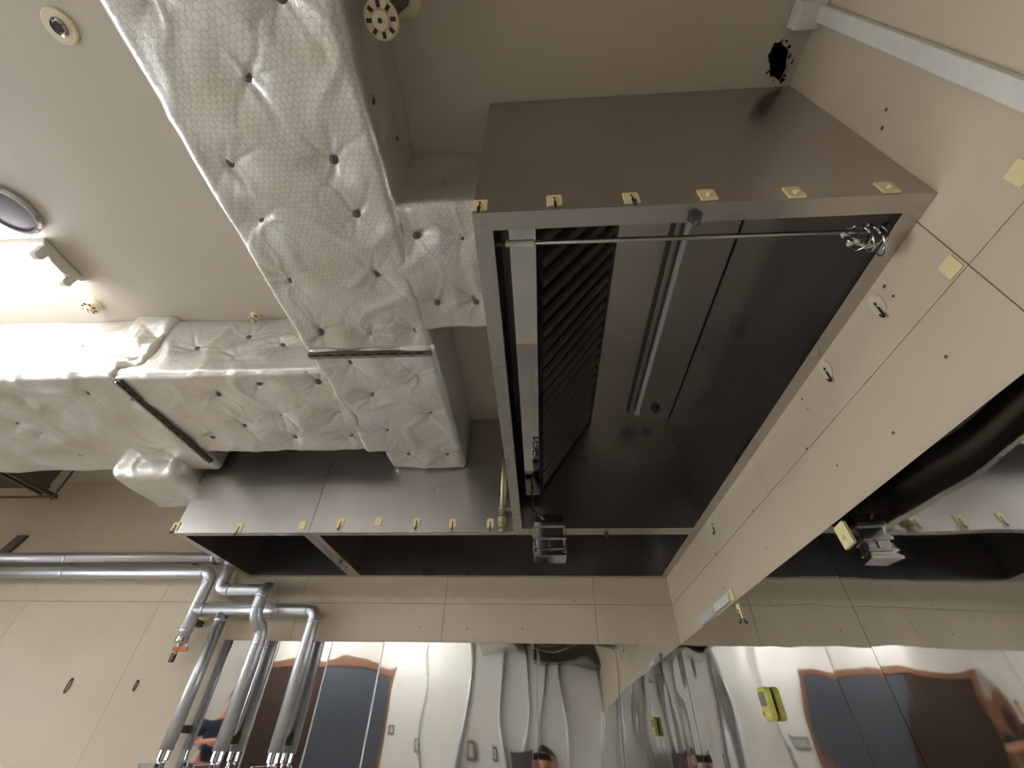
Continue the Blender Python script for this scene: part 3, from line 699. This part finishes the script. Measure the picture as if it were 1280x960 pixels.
valve(P2, (xc, PY, -.04), 'chrome'); valve(P2, (xb, PY, -.04), 'chrome')
# stepped pipe coming out from behind the hood
x3 = U(283, 725).x; z3 = U(310, 738).z; x5 = U(337, 745).x
PF = PY-.10
P3 = thing('steam_pipe', (x5, PY, -.03), 'silver pipe stepping out and down from under the pipe-end hood', 'pipe', 'silver lagged pipes')
MB().tube([(x3-.02, PY, 1.0), (x3-.02, PY, z3), (x5+.01, PY, z3), (x5+.01, PF, z3-.005), (x5+.01, PF, .60), (x5+.035, PY, .545), (x5+.035, PY, -.03)], PR, 18, .048).build('pipe_run', 'lag', P3, True)
for p, ax in (((x3-.02, PY, z3+.055), (0, 0, 1)), ((x3+.05, PY, z3), (1, 0, 0)), ((x5-.05, PY, z3), (1, 0, 0)), ((x5+.01, PF, z3-.06), (0, 0, 1)), ((x5+.035, PY, .47), (0, 0, 1)), ((x5+.01, PF, .65), (0, 0, 1))): band(P3, p, ax)
clamp(P3, (x5+.035, PY, .02)); clamp(P3, (-1.93, PY, z3)); valve(P3, (x5+.035, PY, -.04), 'chrome')

# ---------------------------------------------------------------- gas pipe on the corner hood
gx = -.192
gp = thing('gas_pipe', (gx, 2.17, .86), 'olive brass gas pipe with valve running down between the hoods', 'pipe')
MB().tube([(gx, 2.17, 1.62), (gx, 2.17, .95)], .0165, 14).build('pipe_run', 'brass', gp, True)
MB().lathe((gx, 2.17, 1.0), (0, 0, -1), [(.022, 0), (.024, .004), (.024, .022), (.018, .026), (.021, .05), (.028, .06), (.028, .085), (.02, .095), (.022, .1), (.022, .115), (.014, .118), (.014, .14)], 8).build('valve_body', 'brass', gp)
bx('handle', 'brass', gp, gx+.015, gx+.05, 2.155, 2.175, .972, .996, bevel=.003)
bx('pipe_clip', 'grey', gp, gx-.03, gx+.03, 2.17, Y2-.001, 1.08, 1.10, bevel=.002)

# ---------------------------------------------------------------- ceiling fittings
def ceil(u, v): p = un(u, v, 'z', H); return p
# fluorescent fixtures
def fixture(xr, yc, L, label, nm='fluorescent_fitting'):
    t = thing(nm, (xr-L/2, yc, H-.08), label, 'ceiling light', 'fluorescent ceiling fittings'); w2 = .108
    z0 = H-.002
    MB().prism([(xr, yc-w2, z0), (xr, yc+w2, z0), (xr, yc+w2*.92, z0-.018), (xr, yc+.03, z0-.055), (xr, yc-.03, z0-.055), (xr, yc-w2*.92, z0-.018)], (-L, 0, 0)).build('body', 'white', t, bevel=.002)
    for s in (-1, 1):
        MB().lathe((xr-.035, yc+s*.068, z0-.066), (-1, 0, 0), [(.015, 0), (.015, L-.07)], 14).build('tube', 'tube_on', t, 'auto')
        for xx in (xr-.004, xr-L+.034):
            m_ = MB(); m_.prism([(xx, yc+s*.05, z0-.03), (xx, yc+s*.088, z0-.02), (xx, yc+s*.088, z0-.075), (xx, yc+s*.078, z0-.085), (xx, yc+s*.058, z0-.085), (xx, yc+s*.05, z0-.075)], (-.03, 0, 0)); m_.build('lampholder', 'white', t, bevel=.002)
    return t
fixture(-2.085, .957, 1.26, 'lit twin-tube fluorescent fitting on the ceiling beside the round speaker')
fixture(-3.3, -2.0, 1.26, 'unseen twin-tube fluorescent fitting added to brighten the front wall')  # out of view; added so that the front wall gets brighter
fixture(-1.55, -2.0, 1.26, 'unseen twin-tube fitting behind the camera, added as more light for the front wall')  # another added fitting, unseen, lifting the front wall's brightness
fixture(-3.9, -.2, 1.0, 'unseen twin-tube fluorescent fitting toward the left window, added for room light')  # unseen extra fitting, added to the room lighting
# round speaker
p = ceil(14, 255); sp_ = thing('ceiling_speaker', p, 'round ceiling speaker with grey mesh and chrome ring', 'speaker')
MB().lathe((p.x-.02, p.y+.02, H), (0, 0, -1), [(.098, .001), (.105, .006), (.105, .014), (.097, .022), (.088, .022), (.086, .012), (.084, .004)], 40).build('ring', 'chrome', sp_, 'auto')
MB().lathe((p.x-.02, p.y+.02, H), (0, 0, -1), [(.0855, .002), (.0855, .012), (.06, .018), (.02, .020)], 40).build('grille', 'mesh', sp_, 'auto')
# recessed spot
p = ceil(76, 33); t = thing('recessed_spot', p, 'small round recessed fitting with cream collar high on the ceiling', 'ceiling fitting')
MB().lathe(p, (0, 0, -1), [(.046, .0005), (.046, .004), (.042, .008), (.024, .008), (.022, .004)], 28).build('collar', 'ivory', t, 'auto')
MB().lathe(p, (0, 0, -1), [(.022, .002), (.023, .012), (.018, .016), (.016, .010)], 24).build('ring', 'chrome', t, 'auto')
MB().lathe(p, (0, 0, -1), [(.015, .004), (.014, .011), (.006, .012)], 20).build('core', 'wire', t, 'auto')
# detector / sprinklers
def sprinkler(p, s, lab, mat='ivory', drop=.0, tilt=None):
    t = thing('sprinkler_head', p, lab, 'sprinkler'); a = Vector((0, 0, -1)) if tilt is None else Vector(tilt).normalized()
    e = p+a*drop
    if drop: MB().tube([p, e], .015*s, 12).build('stem', 'iron', t, True)
    MB().lathe(p, (0, 0, -1), [(.045*s, .0005), (.045*s, .006*s), (.035*s, .014*s), (.02*s, .016*s)], 24).build('base', mat, t, 'auto')
    MB().lathe(e, a, [(.02*s, .0), (.02*s, .02*s), (.036*s, .026*s), (.040*s, .03*s), (.036*s, .034*s), (.02*s, .034*s), (.018*s, .044*s), (.008*s, .047*s)], 24).build('head', mat, t, 'auto')
    u = a.cross(Vector((1, 0, 0))).normalized(); v = a.cross(u)
    for k in range(8):
        an = k*math.pi/4; d = u*math.cos(an)+v*math.sin(an); c = e+a*.0345*s+d*.028*s; w_ = a.cross(d)*.004*s
        MB().prism([c-w_-d*.006*s, c+w_-d*.006*s, c+w_+d*.006*s, c-w_+d*.006*s], a*.002).build('slot', 'wire', t)
    MB().lathe(e+a*.047*s, a, [(.006*s, -.002), (.005*s, .002*s)], 10).build('tip', 'wire', t, 'auto')
sprinkler(ceil(117, 380), .95, 'ivory sprinkler head on the ceiling beside the fluorescent fitting')
sprinkler(ceil(320, 394), .55, 'tiny ivory sprinkler head on the ceiling touching the cross duct', drop=.02)
sprinkler(Vector((-.350, .178, H)), 1.05, 'grimy round sensor head on a drop stem beside the netted duct', 'ivory', .27, (0, 0, -1))
# junction box and trunking
p = ceil(1012, 22)
jb = thing('cable_trunking', (XR-.02, p.y, 0), 'white cable trunking running down the right wall from the ceiling box', 'trunking')
bx('junction_box', 'white', jb, XR-.075, XR-.001, p.y-.045, p.y+.02, H-.05, H-.002, bevel=.004)
bx('trunking_run', 'white', jb, XR-.022, XR-.001, .247, .284, -.9, H-.05, bevel=.003)

# ---------------------------------------------------------------- things on the right wall
pw0, pw1 = un(915, 744, 'x', XR), un(879, 782, 'x', XR)
ws = thing('white_strip', (XR-.01, 2.25, .5), 'white plastic comb strip with yellow end lying along the steel edge', 'strip')
bx('bar', 'white', ws, XR-.016, XR-.001, 2.06, 2.27, .512, .535, bevel=.002); bx('bar', 'white', ws, XR-.012, XR-.001, 2.06, 2.27, .536, .549, bevel=.002)
for k in range(11): bx('tooth', 'white', ws, XR-.02, XR-.001, 2.278+k*.02, 2.288+k*.02, .504, .54, bevel=.001)
bx('end_plate', 'tag', ws, XR-.008, XR-.001, 2.02, 2.058, .508, .556, bevel=.002)
p = un(964, 880, 'x', XR-.008)
tm = thing('kitchen_timer', (XR-.02, p.y, p.z-.045), 'yellow-green digital kitchen timer stuck on the mirror steel', 'timer')
rr = rrect(.075, .098, .018, 5)
MB().prism([(XR-.0115, p.y+a*1, p.z+b) for a, b in rr], (-.022, 0, 0)).build('case', 'lime', tm, bevel=.004)
MB().prism([(XR-.0330, p.y+a, p.z+.014+b) for a, b in rrect(.052, .042, .004)], (-.0022, 0, 0)).build('display', 'lcd', tm)
for k in (-1, 0, 1): MB().prism([(XR-.0330, p.y+k*.019+a, p.z-.028+b) for a, b in rrect(.014, .012, .004)], (-.003, 0, 0)).build('button', 'orange' if k == 1 else 'tag', tm)
MB().prism([(XR-.010, p.y+a, p.z+b) for a, b in rrect(.05, .06, .01)], (-.0014, 0, 0)).build('magnet', 'wire', tm)

# ---------------------------------------------------------------- far side of the room, seen mirrored in the steel
def far(u, v): return un(u, v, 'y', 2*YB-YF)          # point on the front wall met by the mirrored pixel (x and z as seen)

def far_x(u, v=880): return far(u, v).x
zt_ = far(400, 836).z; dx0, dx1 = max(XL+.15, far_x(300)), far_x(486); mid = (dx0+dx1)/2
dr = struct(MB().box(dx0-.09, dx0, YF+.001, YF+.06, ZF, zt_+.09).box(dx1, dx1+.09, YF+.001, YF+.06, ZF, zt_+.09).box(dx0, dx1, YF+.001, YF+.06, zt_, zt_+.09).build('door_1', 'copper', None))
bx('door_leaf', 'wood', dr, dx0, mid-.003, YF+.002, YF+.04, ZF+.01, zt_-.003); bx('door_leaf', 'door_sheen', dr, mid+.003, dx1, YF+.002, YF+.04, ZF+.01, zt_-.003)
MB().tube([(mid+.08, YF+.04, -.5), (mid+.08, YF+.09, -.5), (mid+.08, YF+.09, -.2), (mid+.08, YF+.04, -.2)], .012, 8, .02).build('door_handle', 'chrome', dr, True)
for k, (u, r) in enumerate(((530, .012), (583, .05), (630, .025), (652, .025), (677, .025), (710, .022), (742, .025))):
    x = far_x(u); t = thing('wall_conduit', (x, YF+.05, ZF), 'pale vertical pipe on the far wall, mirrored in the back steel sheets', 'pipe', 'pipes on the far wall')
    MB().tube([(x, YF+r+.012, ZF+.002), (x, YF+r+.012, H-.003)], r, 12).build('pipe_run', 'lag', t, True)
    for z in (-.9, .05, 1.0): bx('saddle', 'rim', t, x-r-.012, x+r+.012, YF+.001, YF+r+.012, z, z+.02)
a, b_ = far(667, 815), far(756, 834)
t = thing('far_cabinet', ((a.x+b_.x)/2, YF+.3, b_.z), 'dark box high on the far wall, mirrored under the back hood', 'cabinet')
bx('cabinet_body', 'dark', t, a.x, b_.x, YF+.10, YF+.55, b_.z, H-.01, bevel=.01); bx('wall_bracket', 'dark', t, a.x+.1, b_.x-.1, YF+.001, YF+.10, b_.z+.2, b_.z+.3)
for u, v, w_, h_ in ((506, 918, .10, .16), (521, 938, .08, .2), (499, 918, .06, .15), (595, 944, .09, .2), (616, 944, .08, .2)):
    p = far(u, v); t = thing('wall_switch', (p.x, YF, p.z-h_/2), 'grey switch plate on the far wall, mirrored in the back steel sheet', 'switch', 'switches on the far wall')
    bx('plate', 'mesh', t, p.x-w_/2, p.x+w_/2, YF+.001, YF+.012, p.z-h_/2, p.z+h_/2, bevel=.003); bx('rocker', 'white', t, p.x-w_/4, p.x+w_/4, YF+.012, YF+.018, p.z-h_/3, p.z+h_/3, bevel=.002)
p = far(652, 948); t = thing('breaker_box', (p.x, YF, p.z-.35), 'grey steel electrical box on the far wall, mirrored in the back steel', 'box')
bx('box_body', 'grey', t, p.x-.2, p.x+.2, YF+.11, YF+.22, p.z-.35, far(652, 935).z, bevel=.004); bx('box_back', 'grey', t, p.x-.12, p.x+.12, YF+.09, YF+.11, p.z-.3, p.z); bx('latch', 'chrome', t, p.x+.1, p.x+.13, YF+.22, YF+.235, p.z-.25, p.z-.18)

# ---------------------------------------------------------------- people, seen only as mirror images in the steel
M['skin'] = paint('skin', (206, 150, 124), .5, .05); M['hair'] = plain('dark_hair', (34, 26, 24), .5); M['navy'] = plain('navy_cloth', (36, 42, 62), .8); M['grey_cloth'] = plain('grey_cloth', (74, 74, 80), .8); M['eye'] = plain('eye', (30, 24, 22), .2)
def skinned(name, mat, parent, vs, es, root=0, lv=2):
    """vs: (point, radius); grown with a Skin modifier into one smooth surface"""
    me = bpy.data.meshes.new(name); me.from_pydata([v for v, r in vs], es, []); me.materials.append(M[mat])
    o = bpy.data.objects.new(name, me); COL.objects.link(o); o.parent = parent
    sk = o.modifiers.new('skin', 'SKIN'); sk.use_smooth_shade = True
    for i, (v, r) in enumerate(vs):
        me.skin_vertices[0].data[i].radius = (r, r); me.skin_vertices[0].data[i].use_root = (i == root)
    sb = o.modifiers.new('subsurf', 'SUBSURF'); sb.levels = lv; sb.render_levels = lv
    return o
def person(loc, yaw, sc, label, elbows, wrists, dz=0.0, legs=((.095, 0, .86), (.10, .01, .50), (.105, -.01, .10), (.115, .13, .035))):
    t = thing('person', loc, label, 'person'); t.rotation_euler = (0, 0, yaw); t.scale = (sc, sc, sc)
    V = [((0, 0, .94), .135), ((0, 0, 1.12), .12), ((0, .0, 1.32), .13), ((0, 0, 1.45), .07), ((0, .01, 1.52), .055), ((0, .03, 1.60), .078), ((0, .02, 1.68), .086), ((0, .01, 1.75), .055)]
    V = [((p[0], p[1], p[2]+dz), r) for p, r in V]
    E = [(0, 1), (1, 2), (2, 3), (3, 4), (4, 5), (5, 6), (6, 7)]
    LG = lambda sd, k, x=0.0, y=0.0, z=0.0: (sd*(legs[k][0]+x), legs[k][1]+y, legs[k][2]+z)
    def add(p, r, to): V.append((p, r)); E.append((to, len(V)-1)); return len(V)-1
    for sd in (-1, 1):
        a = add(LG(sd, 0), .095, 0); a = add(LG(sd, 1), .058, a); a = add(LG(sd, 2), .042, a); add(LG(sd, 3), .032, a)
        e = elbows[0 if sd < 0 else 1]; w_ = wrists[0 if sd < 0 else 1]
        a = add((sd*.175, 0, 1.40+dz), .062, 2); a = add(e, .042, a); a = add(w_, .028, a)
        d = (Vector(w_)-Vector(e)).normalized(); pal = Vector(w_)+d*.06; a = add(tuple(pal), .030, a)
        side = d.cross(Vector((0, 0, 1))); side = side.normalized() if side.length > .1 else Vector((1, 0, 0)); up = side.cross(d)
        for k, ln in enumerate((.062, .072, .066, .052)):
            b = pal+side*(k-1.5)*.019+d*.035; f1 = b+d*ln*.5+up*.008; f2 = f1+d*ln*.4+up*.026
            q = add(tuple(b), .0095, a); q = add(tuple(f1), .0085, q); add(tuple(f2), .0075, q)
        b = pal-side*.035*sd-d*.012; q = add(tuple(b), .011, a); q = add(tuple(b+d*.03-side*.016*sd), .0095, q); add(tuple(b+d*.055-side*.012*sd+up*.012), .0085, q)
    skinned('body', 'skin', t, V, E)
    S_ = [((0, 0, .90+dz), .155), ((0, 0, 1.12+dz), .14), ((0, 0, 1.32+dz), .148), ((0, 0, 1.43+dz), .085)]; e_ = [(0, 1), (1, 2), (2, 3)]
    for sd in (-1, 1):
        S_.append(((sd*.18, 0, 1.40+dz), .076)); e_.append((2, len(S_)-1)); a = Vector((sd*.18, 0, 1.40+dz)); b = Vector(elbows[0 if sd < 0 else 1]); S_.append((tuple(a.lerp(b, .8)), .058)); e_.append((len(S_)-2, len(S_)-1))
    skinned('shirt', 'navy', t, S_, e_)
    T_ = [((0, 0, .95+dz), .15)]; e_ = []
    for sd in (-1, 1):
        n0 = len(T_); T_ += [(LG(sd, 0), .112), (LG(sd, 1), .075), (LG(sd, 2, z=.02), .06)]; e_ += [(0, n0), (n0, n0+1), (n0+1, n0+2)]
    skinned('trousers', 'grey_cloth', t, T_, e_)
    for sd in (-1, 1): skinned('shoe', 'hair', t, [(LG(sd, 2, y=-.04, z=.045-legs[2][2]), .045), (LG(sd, 2, y=.07, z=.042-legs[2][2]), .043), (LG(sd, 3, y=.03), .033)], [(0, 1), (1, 2)], lv=1)
    skinned('hair', 'hair', t, [((0, -.035, 1.62+dz), .07), ((0, -.025, 1.70+dz), .092), ((0, .0, 1.765+dz), .066), ((0, .05, 1.765+dz), .04)], [(0, 1), (1, 2), (2, 3)])
    skinned('nose', 'skin', t, [((0, .11, 1.675+dz), .009), ((0, .128, 1.645+dz), .012), ((0, .112, 1.632+dz), .010)], [(0, 1), (1, 2)], lv=1)
    for sd in (-1, 1):
        skinned('ear', 'skin', t, [((sd*.088, .015, 1.68+dz), .012), ((sd*.09, .012, 1.64+dz), .010)], [(0, 1)], lv=1)
        skinned('eye', 'eye', t, [((sd*.032, .103, 1.682+dz), .008), ((sd*.04, .100, 1.682+dz), .006)], [(0, 1)], lv=1)
    skinned('mouth', 'copper', t, [((-.02, .106, 1.60+dz), .005), ((0, .111, 1.598+dz), .007), ((.02, .106, 1.60+dz), .005)], [(0, 1), (1, 2)], 1, 1)
    return t
person((-4.6, -1.5, ZF), math.radians(-42), 1.0, 'person in a navy short-sleeved shirt standing with folded arms, mirrored between the pipes', ((-.27, .06, 1.14), (.27, .06, 1.14)), ((-.02, .25, 1.16), (.05, .22, 1.12)))
person((.03, -.56, ZF), 0.0, .93, 'person crouching and holding up a phone, dark hair mirrored in the back steel', ((-.26, .14, .74), (.26, .14, .74)), ((-.13, .36, 1.03), (.10, .36, 1.03)), -.49,
       ((.12, .02, .42), (.20, .36, .52), (.17, .05, .10), (.19, .20, .035)))
ph = [Vector((0, 0, 0))-FW*.010+RT*a_+UP*b for a_, b in rrect(.150, .072, .009)]; ph = [q-RT*.02-UP*.022 for q in ph]
tagp(MB().prism(ph, -FW*.008).build('phone', 'hair', None), 'dark phone held up by the crouching person, mirrored in the back steel', 'phone')
